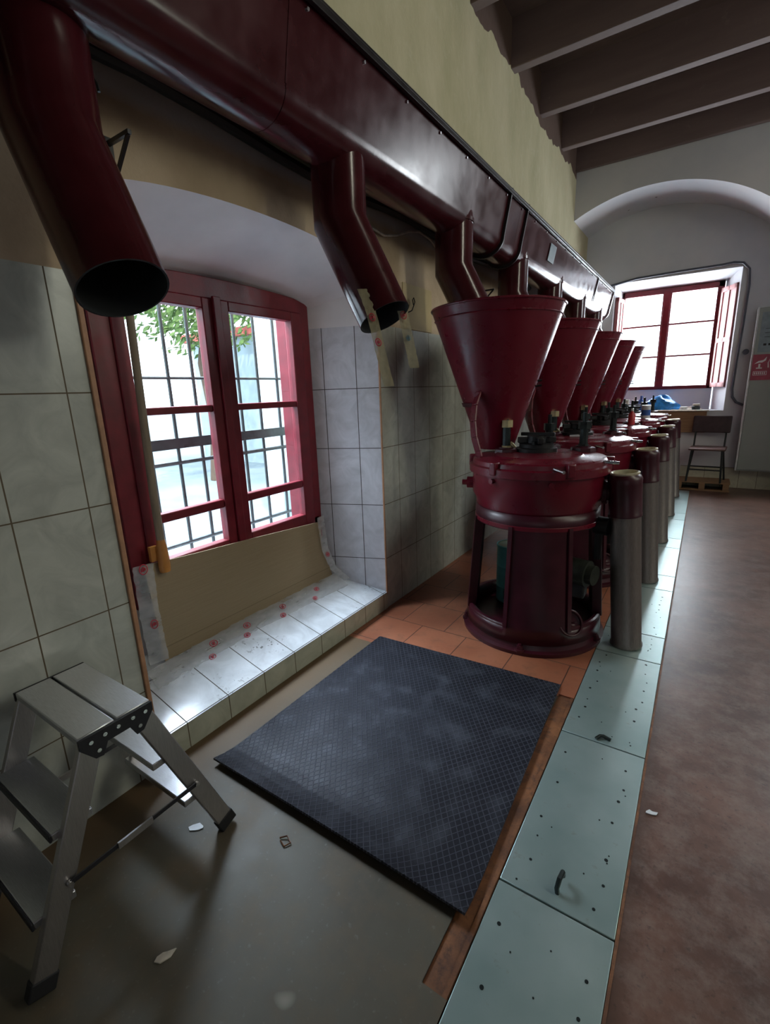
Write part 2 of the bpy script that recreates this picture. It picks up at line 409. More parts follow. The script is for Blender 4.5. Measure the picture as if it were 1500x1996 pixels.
# far wall with its wide arch and the recess behind
AC, AZ, AR = -.80, 1.87, 1.90
f = MB(); N = 40; x1 = AC+AR
pts = []
for i in range(N+1):
    x = XW+(x1-XW)*i/N; pts.append((x, AZ+math.sqrt(max(0, AR*AR-(x-AC)**2))))
for i in range(N):
    (xa, za), (xb, zb) = pts[i], pts[i+1]
    f.quad((xa, YF, za), (xb, YF, zb), (xb, YF, ZT), (xa, YF, ZT), 0)
    f.quad((xa, YF, za), (xa, YR+.02, za), (xb, YR+.02, zb), (xb, YF, zb), 0)
f.quad((x1, YF, 0), (XR, YF, 0), (XR, YF, ZT), (x1, YF, ZT), 0); f.quad((x1, YF, 0), (x1, YR+.02, 0), (x1, YR+.02, AZ), (x1, YF, AZ), 0)
struct(f.build('wall_far', 'grey_plaster'))
WX0, WX1, WZ0, WZ1 = -1.27, .222, 1.06, 2.87     # far window niche mouth
f = MB()
for (a, b, c_, d) in ((XW, WX0, 0, ZT), (WX1, x1, 0, ZT), (WX0, WX1, 0, WZ0), (WX0, WX1, WZ1, ZT)):
    f.box(a, b, YR, YR+.08, c_, d)
VX0, VX1, VZ0, VZ1, VY = -1.22, .06, 1.36, 2.80, 8.58
f.quad((WX0, YR, WZ0), (VX0+.01, VY+.1, WZ0), (VX0+.01, VY+.1, VZ1-.01), (WX0, YR, WZ1))
f.quad((WX1, YR, WZ0), (VX1-.01, VY+.1, WZ0), (VX1-.01, VY+.1, VZ1-.01), (WX1, YR, WZ1))
f.quad((WX0, YR, WZ1), (VX0+.01, VY+.1, VZ1-.01), (VX1-.01, VY+.1, VZ1-.01), (WX1, YR, WZ1))
f.quad((WX0, YR, WZ0), (WX1, YR, WZ0), (VX1-.01, VY+.1, WZ0), (VX0+.01, VY+.1, WZ0))
f.quad((VX0, VY+.02, WZ0), (VX1, VY+.02, WZ0), (VX1, VY+.02, VZ0+.01), (VX0, VY+.02, VZ0+.01))
struct(f.build('wall_recess', 'grey_plaster', smooth=False))
struct(MB().box(-.2, x1-.01, YR-.025, YR, 0, .28).build('baseboard_far', 'dado_tiles'))
# right and rear walls (not in view), ceiling
struct(MB().quad((XR, YB, 0), (XR, YF, 0), (XR, YF, ZT), (XR, YB, ZT)).build('wall_right', 'grey_plaster'))
struct(MB().quad((XW-.1, YB, 0), (XR, YB, 0), (XR, YB, ZT), (XW-.1, YB, ZT)).build('wall_rear', 'grey_plaster'))
struct(MB().box(XW-.1, XR+.05, YB-.05, YR+.1, ZT, ZT+.1).build('ceiling', 'beam_paint'))
for i in range(12):
    y = 6.40-.86*(i-1) if i else 7.13
    if y < YB: break
    b = MB().box(XW-.05, XR, y, y+(.10 if i else .065), 4.10, ZT+.01).build('ceiling_beam', 'beam_paint', bevel=.008)
    b['kind'] = 'structure'

# ------------------------------------------------------------------ near window (two sashes, grille outside)
win = bpy.data.objects.new('window_1', None); COL.objects.link(win); struct(win)
f = MB(); t0 = BX-.07
f.box(t0, BX, BY0-.02, BY0+.085, .5, 1.96); f.box(t0, BX, BY1-.06, BY1+.02, .5, 1.99)
hp = []
for i in range(13):
    y = BY0-.02+(BY1-BY0+.04)*i/12; u = (y-1.69)/.66; hp.append((y, 1.985+.045*math.sqrt(max(0, 1-u*u))))
f.prism([(t0, y, z) for y, z in hp]+[(t0, BY1+.02, 1.93), (t0, BY0-.02, 1.93)], (.07, 0, 0))
f.box(t0, BX, BY0, BY1, .55, .66)
f.build('frame', 'frame_red', win, .004)
def sash(y0, y1, gy0, gy1):
    s = MB(); a, b = BX-.045, BX+.012
    s.box(a, b, y0, gy0, .62, 1.93); s.box(a, b, gy1, y1, .62, 1.93)
    s.box(a, b, gy0, gy1, 1.88, 1.93); s.box(a, b, gy0, gy1, .62, .70)
    s.box(a+.008, b-.008, gy0, gy1, 1.385, 1.42); s.box(a+.008, b-.008, gy0, gy1, .88, .925)
    o = s.build('sash', 'frame_red', win, .005)
    MB().box(BX-.022, BX-.019, gy0-.005, gy1+.005, .69, 1.89).build('pane', 'glass', o)
    return o
sash(1.125, 1.655, 1.185, 1.580); sash(1.657, 2.275, 1.738, 2.19)
MB().box(BX+.012, BX+.030, 1.635, 1.680, .62, 1.94).build('cover_strip', 'frame_red', win, .004)
g = MB().box(BX-.15, BX-.045, BY1-.11, BY1-.02, .45, 1.98); g.build('outer_post', 'frame_red', win, .004)
GX = -2.40
gr = thing('window_grille', 'dark iron bar grille outside the near window', 'grille', (GX, 1.86, .5))
def gl_(a, b, r, par=gr, nm='bar'):
    MB().cyl(Vector(a)-Vector(gr.location), Vector(b)-Vector(gr.location), r, n=8).build(nm, 'iron_bar', par)
for y in (1.235, 1.39, 1.55, 1.70, 1.86, 2.015, 2.17, 2.335, 2.48): gl_((GX, y, .304), (GX, y, 2.2), .0095)
for z, r in ((1.565, .008), (1.112, .012), (.652, .012)): gl_((GX, 1.0, z), (GX, 2.65, z), r, nm='crossbar')
MB().box(-.012, .012, -.86, .79, 1.218-.5-.028, 1.218-.5+.028).build('crossbar', 'iron_bar', gr)

struct(MB().box(-2.55, BX-.06, .8, 2.75, .10, .305).build('trim_5', 'white_plaster'))
# far window
win2 = bpy.data.objects.new('window_2', None); COL.objects.link(win2); struct(win2)
f = MB(); f.box(VX0, VX0+.03, VY-.03, VY+.03, VZ0, VZ1); f.box(VX1-.07, VX1, VY-.03, VY+.03, VZ0, VZ1); f.box(VX0, VX1, VY-.03, VY+.03, VZ1-.07, VZ1); f.box(VX0, VX1, VY-.03, VY+.03, VZ0, VZ0+.04)
f.build('frame', 'frame_red', win2, .004)
MB().box(-.665, -.58, VY-.06, VY-.035, VZ0+.02, VZ1-.05).build('cover_strip', 'frame_red', win2, .004)
for (a, b, c_, d) in ((VX0+.03, -.625, VX0+.04, -.68), (-.620, VX1-.07, -.565, -.02)):
    s = MB(); z0, z1 = VZ0+.03, VZ1-.06
    s.box(a, c_, VY-.05, VY, z0, z1); s.box(d, b, VY-.05, VY, z0, z1); s.box(c_, d, VY-.05, VY, z1-.02, z1); s.box(c_, d, VY-.05, VY, z0, z0+.02)
    for z in (2.29, 1.84): s.box(c_, d, VY-.04, VY-.01, z-.012, z+.012)
    o = s.build('sash', 'frame_red', win2, .004)
    MB().box(c_, d, VY-.027, VY-.024, z0, z1).build('pane', 'glass', o)
# inner shutters folded back into the niche
def shutter(hx, hy, ex, ey, nm):
    st = thing('window_shutter', nm, 'shutter', (hx, hy, 1.375), math.atan2(ey-hy, ex-hx), 'shutters of the far window')
    L = math.hypot(ex-hx, ey-hy); s = MB(); s.box(0, L, -.012, .012, 0, 1.32)
    s.build('panel', 'shutter_wood', st, .003)
    fr_ = MB()
    for (a, b, c_, d) in ((0, .05, 0, 1.32), (L-.05, L, 0, 1.32), (0, L, 0, .06), (0, L, 1.26, 1.32), (0, L, .60, .66), (L/2-.022, L/2+.022, 0, 1.32)):
        fr_.box(a, b, -.022, .022, c_, d)
    fr_.build('shutter_frame', 'shutter_wood', st, .003)
    return st
shutter(.045, 8.50, .205, 8.16, 'red wooden shutter folded open at right side of the far window')
shutter(-1.20, 8.50, -1.235, 8.16, 'red wooden shutter folded open at left side of the far window, behind the duct end')

# ================================================================== OUTSIDE
struct(MB().quad((-60, -60, -.25), (-1.85, -60, -.25), (-1.85, 60, -.25), (-60, 60, -.25)).quad((-1.85, 8.8, -.25), (60, 8.8, -.25), (60, 60, -.25), (-1.85, 60, -.25)).build('ground', 'road'))
bl = thing('house', 'pale house wall across the road outside the near window', 'house', (-9, 10.2, -.25))
MB().box(-3, 3, -1.6, 4.2, 0, 3.2).build('wall', 'outdoor_wall', bl); MB().box(-3.2, 3.2, -1.8, 4.4, 3.2, 3.4).build('roof', 'outdoor_red', bl)
MB().box(3.0, 3.03, -.9, .3, 1.0, 2.4).build('window', 'outdoor_red', bl)
pl = thing('masonry_pillar', 'pale weathered pillar outside right sash of the near window', 'pillar', (-4.2, 4.05, -.25))
MB().box(-.14, .14, -.14, .14, 0, 3.6).build('shaft', 'outdoor_wall', pl, .01); MB().box(-.18, .18, -.18, .18, 0, .12).build('plinth', 'outdoor_wall', pl, .01)
tr = thing('tree', 'leafy green tree outside the near window, seen through left sash', 'tree', (-8.6, 6.4, -.25))
MB().tube([(0, 0, 0), (.1, .05, 1.2), (-.05, 0, 2.4), (.1, .1, 3.6)], [.16, .13, .1, .05]).build('trunk', 'bark', tr)
f = MB(); rnd = random.Random(8)
for i in range(5200):
    a, u, rr = rnd.random()*2*PI, rnd.uniform(-1, 1), rnd.random()**.45
    k = 1+.25*math.sin(3*a)+.2*math.cos(5*u)
    c = Vector((math.cos(a)*math.sqrt(1-u*u)*1.7*rr*k, math.sin(a)*math.sqrt(1-u*u)*1.9*rr*k, 4.15+u*1.65*rr))
    q = Vector((rnd.gauss(0, 1), rnd.gauss(0, 1), rnd.gauss(0, 1))).normalized(); o_ = q.orthogonal().normalized(); e = .085
    w_ = q.cross(o_)
    f.add([c-o_*e, c+w_*e*.45, c+o_*e, c-w_*e*.45], [(0, 1, 2, 3)])
f.build('foliage', 'leaf_green', tr, smooth=False)

# ================================================================== CONVEYOR DUCT with its spouts
DX, DR, DD, DZ0, DZ1 = -1.40, .120, .10, 2.46, 2.715
duct = thing('conveyor_duct', 'long dark red trough duct with round spouts along the left wall', 'duct', (DX, 0, 2.36))
def L(p): return Vector(p)-duct.location
Y0, Y1 = -1.2, 7.72
prof = [(-.172, DZ1)]+[(DR*math.cos(PI+PI*i/16), DZ0+DD*math.sin(PI+PI*i/16)) for i in range(17)]+[(.172, DZ1)]
f = MB()
for (ya, yb) in ((Y0, 1.40), (1.403, 3.70), (3.703, 6.0), (6.003, Y1)):
    f.prism([L((DX+x, ya, z)) for x, z in prof], (0, yb-ya, 0))
f.build('trough', 'dark_red_paint', duct)
f = MB().box(-.172-.02, .172+.022, Y0, Y1, DZ1-2.36, DZ1-2.36+.012); f.box(.172+.004, .172+.022, Y0, Y1, DZ1-2.36-.02, DZ1-2.36)
f.build('cover', 'black_paint', duct, .002)
for y in (3.44, 3.80, Y1-.01):
    o = [(x*1.0+(.016 if x > 0 else -.016 if x < 0 else 0), z) for x, z in prof]
    outer = [((DR+.022)*math.cos(PI+PI*i/16), DZ0+(DD+.022)*math.sin(PI+PI*i/16)) for i in range(17)]
    outer = [(-.194, DZ1+.016)]+outer+[(.194, DZ1+.016)]
    MB().prism([L((DX+x, y, z)) for x, z in outer], (0, .014, 0)).build('joint_flange', 'black_paint' if y < 7 else 'bright_steel', duct)
MB().prism([(DR+.002, 6.6, .09), (DR+.012, 6.6, .09), (.184, 6.6, .355), (.174, 6.6, .355)], (0, .03, 0)).build('strap', 'black_paint', duct)
MB().prism([(.136, 4.52, .15), (.139, 4.52, .15), (.166, 4.52, .28), (.163, 4.52, .28)], (0, .18, 0)).build('data_plate', 'cabinet_label', duct)
for i in range(24):
    y = .2+i*.32
    MB().cyl((.160, y, .325), (.172, y, .323), .006, n=8).build('screw', 'bright_steel', duct)
MB().prism([(DR, 1.398, .10), (DR+.002, 1.398, .10), (.174, 1.398, .355), (.172, 1.398, .355)], (0, .007, 0)).build('weld_seam', 'dark_red_paint', duct)
SR = .115
def spout(y, dx=0, first=[None]):
    if first[0] is None:
        s = MB(); a = Vector((0, 0, -.02)); e = Vector((0, 0, -.255)); o = Vector((.215, 0, -.66)); d = (o-e).normalized()
        m = ((e-a).normalized()+d).normalized(); n = 40
        def ring(c, axis, r):
            yv = Vector((0, 1, 0)); xv = yv.cross(axis).normalized(); return [c+(xv*math.cos(2*PI*k/n)+yv*math.sin(2*PI*k/n))*r for k in range(n)]
        def mitre(r):
            out = []
            for k in range(n):   # ring on the mitre plane, measured along the vertical pipe
                p = Vector((-math.cos(2*PI*k/n)*r, math.sin(2*PI*k/n)*r, 0)); p.z = e.z-(p.x*m.x)/m.z; out.append(p)
            return out
        def skin(r):
            r0 = ring(a, Vector((0, 0, -1)), r); 
            r0 = [Vector((-math.cos(2*PI*k/n)*r, math.sin(2*PI*k/n)*r, .10)) for k in range(n)]
            r1 = mitre(r); r2_ = [p+d*((o-e).dot(d)-(p-e).dot(d)) for p in r1]
            return r0+r1+r2_
        for r, mi in ((SR, 0), (SR-.005, 1)):
            v = skin(r); s.add(v, [(j*n+k, j*n+(k+1) % n, (j+1)*n+(k+1) % n, (j+1)*n+k) for j in range(2) for k in range(n)], mi)
        # lip joining the skins at the mouth
        v1, v2 = skin(SR)[2*n:], skin(SR-.005)[2*n:]
        s.add(v1+v2, [(k, (k+1) % n, n+(k+1) % n, n+k) for k in range(n)], 1)
        ob = s.build('spout', ['dark_red_paint', 'duct_inside'], duct)
        MB().lathe([(SR, .0), (SR+.006, .002), (SR+.006, .022), (SR, .024)], 40).build('collar', 'dark_red_paint', ob)
        q = MB(); q.cyl((.085, -.075, -.01), (.085, -.075, .02), .010, n=10); q.build('latch', 'dark_red_paint', ob)
        MB().tube([Vector((.02+.03*math.cos(t_), SR-.004, -.13+.04*math.sin(t_))) for t_ in [PI*k/6 for k in range(7)]], .004, 6).build('hook', 'dark_metal', ob)
        ob.location = (dx, y, .03); first[0] = ob
    else:
        ob = copy_tree(first[0], duct); ob.location = (dx, y, .065)
    return ob
for k, y in enumerate((.74, 1.83, 2.93, 4.02, 5.11, 6.20, 7.28)): spout(y, (-.10, -.01, .01, .01, .01, .01, .01)[k])
# wall brackets carrying the duct
for y in (.99, 2.30, 4.05, 6.2):
    b = thing('duct_bracket', {.99: 'thin black angle bracket on the wall above near window niche', 2.30: 'small black bracket between the second and third spouts', 4.05: 'black triangular bracket under the duct joint', 6.2: 'black bracket under far end of the duct'}[y], 'bracket', (XW+.005, y, 2.15), 0, None)
    MB().beam((0, 0, .10), (.13, 0, .10), .012, .012).build('arm', 'black_paint', b); MB().beam((0, 0, -.02), (.12, 0, .095), .010, .010).build('brace', 'black_paint', b)
    MB().box(-.003, .005, -.015, .015, -.06, .12).build('wall_plate', 'black_paint', b)
# cable along the wall
pts = [(XW+.032, -1+i*.3, 2.475+.02*math.sin(i*1.1)) for i in range(22)]
tag(MB().tube(pts, .028, 10).build('wall_cable', 'cable_rubber'), 'thick black cable bundle running along the wall behind the duct', 'cable')
pts = [(XW+.02, 2.3+i*.14, 2.40-.06*math.sin(i*.9)) for i in range(13)]
tag(MB().tube(pts, .007, 6).build('wall_cable', 'rag_cream'), 'thin pale loose wire on the wall under the duct', 'wire')
tag(MB().tube([(XW+.008, 2.86, 1.955), (XW+.03, 2.87, 1.965), (XW+.03, 2.89, 1.99), (XW+.03, 2.91, 2.02), (XW+.03, 2.895, 2.045), (XW+.03, 2.88, 2.03), (XW+.03, 2.892, 2.0)], .0035, 6).build('wire_hook', 'dark_metal'), 'small bent wire hook on tan plaster above the tiles', 'hook')
tag(MB().box(XW, XW+.006, 2.80, 3.19, 1.853, 2.13).build('wall_tan_patch', 'tan_patch', bevel=.001), 'thin flat tan rectangle on the wall above the tiles, right of the near window', 'panel')  # thin slab, yellower than the plaster around it

# ================================================================== GRINDING MACHINES
MX, MY, MS = -.775, 2.775, 1.093
OPEN = [(-145, -95), (-44, 4), (35, 85), (125, 175)]
def machine():
    r = thing('grinding_machine', '', 'machine', (MX, MY, 0), 0, 'row of five red grinding machines under the duct')
    f = MB(); f.lathe([(.0, .0), (.418, 0), (.420, .022), (.40, .030), (.392, .05), (.385, .075), (.33, .078), (.0, .06)], 64)
    f.build('base_flange', 'maroon_paint', r)
    for a in (-82, -10, 62, 134, 206):
        c = (.40*math.cos(math.radians(a)), .40*math.sin(math.radians(a)))
        b = MB(); b.cyl((*c, .02), (*c, .034), .026, n=20); b.cyl((*c, .03), (*c, .055), .017, n=6); b.cyl((*c, .05), (*c, .065), .009, n=10); b.build('anchor_bolt', 'maroon_paint', r)
    # tapered housing with tall openings
    f = MB(); n = 144; zs = [.06, .155, .25, .45, .70, .735, .79]
    def R(z): return .385-.047*min(1, (z-.06)/.6)
    for k in range(len(zs)-1):
        for i in range(n):
            a0, a1 = 360*i/n-180, 360*(i+1)/n-180; am = (a0+a1)/2
            if zs[k] >= .154 and zs[k+1] <= .72 and any(lo_ < am < hi_ for lo_, hi_ in OPEN): continue
            P_ = []
            for (a, z) in ((a0, zs[k]), (a1, zs[k]), (a1, zs[k+1]), (a0, zs[k+1])):
                P_.append((R(z)*math.cos(math.radians(a)), R(z)*math.sin(math.radians(a)), z))
            f.add(P_, [(0, 1, 2, 3)])
    # weld coincident vertices so the wall thickens properly
    key = {}; nv = []; remap = []
    for v in f.v:
        k_ = tuple(round(c_, 5) for c_ in v)
        if k_ not in key: key[k_] = len(nv); nv.append(v)
        remap.append(key[k_])
    f.v = nv; f.f = [tuple(remap[i] for i in q) for q in f.f]
    f.build('housing', 'maroon_paint', r, solid=.03)
    for lo_, hi_ in OPEN[:2]:      # raised frame round the opening
        s = MB()
        for a in (lo_, hi_):
            ar = math.radians(a); s.beam((R(.14)*math.cos(ar), R(.14)*math.sin(ar), .14), (R(.72)*math.cos(ar), R(.72)*math.sin(ar), .72), .022, .05, (math.cos(ar), math.sin(ar), 0))
        for z in (.148, .71):
            s.tube([((R(z)+.004)*math.cos(math.radians(a)), (R(z)+.004)*math.sin(math.radians(a)), z) for a in [lo_+(hi_-lo_)*i/8 for i in range(9)]], .014, 8)
        s.build('opening_rim', 'maroon_paint', r)
    f = MB(); f.lathe([(.338, .70), (.356, .705), (.356, .725), (.345, .735), (.343, .79), (.350, .80), (.352, .83), (.372, .865), (.374, .985), (.392, .99), (.392, 1.03), (.376, 1.037), (.372, 1.06), (.360, 1.068)], 72)
    f.build('bowl', 'red_paint', r)
    f = MB(); f.lathe([(.360, 1.068), (.25, 1.073), (.24, 1.08), (.0, 1.08)], 64); f.build('cover_plate', 'red_paint', r)
    for a in range(-110, 250, 60):     # clamp lugs on the rim
        ar = math.radians(a); M = Matrix.Rotation(ar, 4, 'Z'); MB().box(.355, .402, -.02, .02, 1.0, 1.07, 0, M).build('clamp_lug', 'red_paint', r, .006)
    for a, z in ((-112, .965), (-64, .965), (20, .965), (-160, .91)):
        ar = math.radians(a); e = Vector((math.cos(ar), math.sin(ar), 0)); MB().cyl(e*.36+Vector((0, 0, z)), e*.395+Vector((0, 0, z)), .014, n=10).build('stud', 'red_paint', r)
    ar = math.radians(-165); e = Vector((math.cos(ar), math.sin(ar), 0))
    MB().cyl(e*.35+Vector((0, 0, .90)), e*.41+Vector((0, 0, .90)), .035, n=16).cyl(e*.40+Vector((0, 0, .90)), e*.44+Vector((0, 0, .90)), .018, n=6).build('side_plug', 'red_paint', r)
    # silver levers
    for a, z in ((-62, 1.045), (-12, 1.06)):
        ar = math.radians(a); e = Vector((math.cos(ar), math.sin(ar), 0)); s_ = Vector((-e.y, e.x, 0))
        MB().cyl(e*.37+Vector((0, 0, z)), e*.44+s_*.03+Vector((0, 0, z-.006)), .009, n=10).build('lever', 'bright_steel', r)
    # tall adjusting screws on star-shaped feet
    for (x, y, h, nut) in ((-.205, .035, .175, 1), (.195, .24, .155, 0), (-.02, .29, .14, 0), (.06, -.02, 0, 2)):
        if nut == 2: continue
        g = MB(); g.lathe([(.075, 1.072), (.07, 1.095), (.045, 1.10), (.045, 1.105)], 8, (x, y), cap=True); g.build('screw_foot', 'maroon_paint', r)
        g = MB(); g.cyl((x, y, 1.09), (x, y, 1.09+h), .024, n=8); g.cyl((x, y, 1.09+h), (x, y, 1.09+h+.055), .012, n=8)
        pst = g.build('adjusting_screw', 'dark_metal', r)
        MB().cyl((x, y, 1.08+h-.03), (x, y, 1.08+h+.012), .036, n=6).build('nut', 'brass' if nut else 'dark_metal', pst)
        MB().cyl((x, y, 1.088), (x, y, 1.115), .030, n=6).build('nut', 'brass' if nut else 'dark_metal', pst)
    g = MB(); g.lathe([(.12, 1.078), (.12, 1.10), (.10, 1.105), (.10, 1.125), (.055, 1.13), (.055, 1.17), (.04, 1.175)], 40, (-.045, .11), cap=True)
    hb = g.build('hub', 'grease', r)
    g = MB()
    for k in range(4):
        a = k*PI/2+.5; g.box(-.018, .018, .05, .11, 1.13, 1.165, 0, Matrix.Translation((-.045, .11, 0)) @ Matrix.Rotation(a, 4, 'Z'))
    g.box(-.14, .06, .10, .125, 1.17, 1.19); g.build('clamp_block', 'grease', hb, .004)
    for k in range(3):
        a = k*2.1+.6; MB().cyl((-.045+.08*math.cos(a), .11+.08*math.sin(a), 1.10), (-.045+.08*math.cos(a), .11+.08*math.sin(a), 1.145), .014, n=6).build('hub_bolt', 'dark_metal', hb)
    # hopper, leaning slightly towards the wall
    f = MB(); n = 72
    def hr(u): return (-.315-.012*u, .15, 1.085+.83*u, .108+.282*u)
    rows = [hr(u) for u in (0, .05, .3, .6, .97, 1.0)]
    vs_ = []; fs = []
    for (x, y, z, rr) in rows: vs_ += [(x+rr*math.cos(2*PI*i/n), y+rr*math.sin(2*PI*i/n), z) for i in range(n)]
    for (x, y, z, rr) in rows[::-1]: vs_ += [(x+(rr-.006)*math.cos(2*PI*i/n), y+(rr-.006)*math.sin(2*PI*i/n), z) for i in range(n)]
    for k in range(2*len(rows)-1):
        for i in range(n): fs.append((k*n+i, k*n+(i+1) % n, (k+1)*n+(i+1) % n, (k+1)*n+i))
    f.add(vs_, fs); hp_ = f.build('hopper', 'red_paint', r)
    x, y, z, rr = hr(1); MB().tube([(x+rr*math.cos(2*PI*i/60), y+rr*math.sin(2*PI*i/60), z) for i in range(61)], .007, 8).build('rolled_rim', 'red_paint', hp_)
    x, y, z, rr = hr(.93); MB().lathe([(rr+.001, z-.004), (rr+.006, z), (rr+.003, z+.004)], 60, (x, y)).build('rim_bead', 'red_paint', hp_)
    x, y, z, rr = hr(.33); MB().lathe([(rr-.004, z-.012), (rr+.005, z-.012), (rr+.014, z+.012), (rr+.003, z+.012)], 60, (x, y), a0=math.radians(150), a1=math.radians(255)).build('hoop', 'maroon_paint', hp_)
    x, y, z, rr = hr(.45); ar = math.radians(12); g = MB()
    for dz in (0, .03): g.cyl((x+rr*math.cos(ar)-.01, y+rr*math.sin(ar)-.02, z+dz), (x+rr*math.cos(ar)+.035, y+rr*math.sin(ar), z+dz+.004), .006, n=8)
    g.build('catch', 'dark_metal', hp_)
    g = MB().cyl((-.17, .10, 1.09), (-.235, .12, 1.15), .012, n=8); g.build('outlet_lip', 'brass', hp_)
    # curved strap from the hopper down to the bowl rim
    g = MB(); P0 = [(-.345, -.065, 1.44), (-.350, -.12, 1.36), (-.345, -.15, 1.27), (-.33, -.165, 1.18), (-.305, -.165, 1.10), (-.295, -.165, 1.065)]
    for a, b in zip(P0, P0[1:]): g.beam(a, b, .045, .014, (-.5, -1, 0))
    g.cyl((-.345, -.09, 1.42), (-.345, -.04, 1.42), .02, n=12)
    g.build('hopper_strap', 'red_paint', r, .003)
    # inside: shaft, bearing and motor
    f = MB(); f.cyl((0, -.02, .07), (0, -.02, .17), .05, n=24); f.lathe([(.10, .07), (.10, .085), (.07, .095), (.07, .11), (.05, .12)], 32, (0, -.02)); f.cyl((0, -.02, .12), (0, -.02, .72), .028, n=20)
    f.build('shaft', 'dark_metal', r)
    f = MB().lathe([(.03, .10), (.19, .11), (.19, .14), (.03, .15)], 40, (.0, -.02)) if False else MB().cyl((.12, -.02, .30), (.12, -.02, .56), .10, n=32)
    f.cyl((.12, -.02, .56), (.12, -.02, .60), .06, n=24)
    mt = f.build('motor', 'motor_green', r)
    MB().cyl((.22, -.10, .44), (.34, -.13, .44), .075, n=28).cyl((.34, -.13, .44), (.375, -.14, .44), .055, n=28).build('motor_cap', 'motor_green', mt)
    MB().box(.2, .33, -.17, -.07, .30, .40).build('terminal_box', 'grease', mt, .01)
    MB().cyl((.10, -.05, .14), (.10, -.05, .24), .15, n=36).build('pulley', 'grease', mt)
    g = MB(); g.lathe([(.0, .0), (.06, .006), (.068, .012), (.07, .03)], 28, M=Matrix.Translation((.27, -.23, .17)) @ Matrix.Rotation(math.radians(62), 4, Vector((.67, .74, 0)))); g.build('inspection_cover', 'maroon_paint', r, solid=.01)
    # discharge tube leaning against the bowl
    B0 = Vector((.545, .015, .003)); T0 = Vector((.480, -.01, .775)); T1 = Vector((.462, -.016, 1.0)); d = (T1-B0).normalized()
    q = d.to_track_quat('Z', 'Y').to_matrix().to_4x4(); q.translation = B0; Lt = (T0-B0).length; Lc = (T1-B0).length
    tb = MB().lathe([(.072, .0), (.084, .0), (.084, .012), (.079, .02), (.077, Lt)], 40, M=q).build('discharge_tube', 'steel_tube', r)
    MB().lathe([(.080, Lt-.01), (.083, Lt-.008), (.083, Lt+.003), (.081, Lt+.006), (.083, Lc-.06), (.085, Lc-.035), (.078, Lc-.018), (.070, Lc-.008)], 40, M=q).build('tube_collar', 'maroon_paint', tb)
    MB().lathe([(.070, Lc-.010), (.073, Lc), (.066, Lc+.004), (.058, Lc+.001), (.056, Lc-.03), (.052, Lc-.15), (.0, Lc-.15)], 40, M=q).build('tube_rim', 'rim_cream', tb)
    a = MB().cyl((.34, 0, .88), (.44, -.01, .885), .045, n=20); a.cyl((.36, 0, .88), (.385, 0, .881), .062, n=24); a.cyl((.375, .0, .955), (.375, .0, 1.0), .012, n=8); a.build('side_outlet', 'maroon_paint', r)
    MB().cyl((.405, -.03, .94), (.405, -.03, .965), .008, n=8).build('grease_nipple', 'bright_steel', r)
    MB().cyl((.34, -.02, .70), (.41, -.03, .695), .05, n=20).cyl((.36, -.02, .5), (.36, -.02, .7), .02, n=10).build('lower_pipe', 'grease', r)
    return r
m0 = machine()
MLAB = ['nearest red grinding machine with hopper, beside the ribbed mat',
        'second red grinding machine from the ribbed mat, its hopper overlapping the first',
        'middle red grinding machine of the row of five under the duct',
        'fourth red grinding machine from the mat, second from the far window',
        'farthest red grinding machine, closest to the far window']
machines = [m0]
for i in range(1, 5):
    m = copy_tree(m0); m.location.y = MY+MS*i; machines.append(m)
for m, l in zip(machines, MLAB): m['label'] = l
# turquoise can standing inside the nearest machine
c = thing('paint_can', 'turquoise can standing inside the nearest machine, seen through its opening', 'can', (-.955, 2.90, .078))
MB().lathe([(.0, 0), (.088, 0), (.092, .006), (.092, .10), (.094, .105), (.092, .11), (.092, .24), (.094, .245), (.092, .25), (.092, .37), (.096, .376), (.096, .386), (.088, .388)], 40).build('body', 'blue_can', c)
MB().lathe([(.088, .386), (.086, .380), (.0, .380)], 40).build('lid', 'can_lid', c)
g = MB()
for i in range(6): g.lathe([(.0935, .035+i*.011), (.0935, .041+i*.011)], 8, a0=math.radians(-100), a1=math.radians(-60))
g.build('label_print', 'grease', c)

# ================================================================== FLOOR PLATES AND MAT
PX0, PX1 = -.367, -.046
joints = [-.60, .345, 1.106, 1.870, 2.648, 2.962, 3.73, 4.045, 4.81, 5.13, 5.90, 6.21, 6.98, 7.62]
names = {1: 'pale steel floor plate with scattered rust holes, nearest to the camera', 2: 'long steel floor plate with upright ring handle beside the mat', 3: 'steel floor plate with flat hook at its near edge, before first machine tube',
         4: 'short steel floor plate the first steel tube stands on', 5: 'long steel floor plate between first and second steel tubes', 6: 'short steel floor plate the second steel tube stands on',
         7: 'steel floor plate between second and third steel tubes', 8: 'short steel floor plate the third steel tube stands on', 9: 'steel floor plate between third and fourth steel tubes', 10: 'short steel floor plate the fourth steel tube stands on',
         11: 'steel floor plate between fourth and fifth steel tubes', 12: 'last steel floor plate before the wooden pallet', 0: 'steel floor plate outside the lower edge of the photo'}
RV = {}
def rivet(p, x, y, k):
    if k not in RV:
        o = MB().cyl((0, 0, .0118), (0, 0, .0132), (.0032, .0045, .0056, .0024)[k], n=10).build('rivet', 'dark_metal', p); RV[k] = o
    else:
        o = RV[k].copy(); COL.objects.link(o); o.parent = p
    o.location = (x, y, 0)
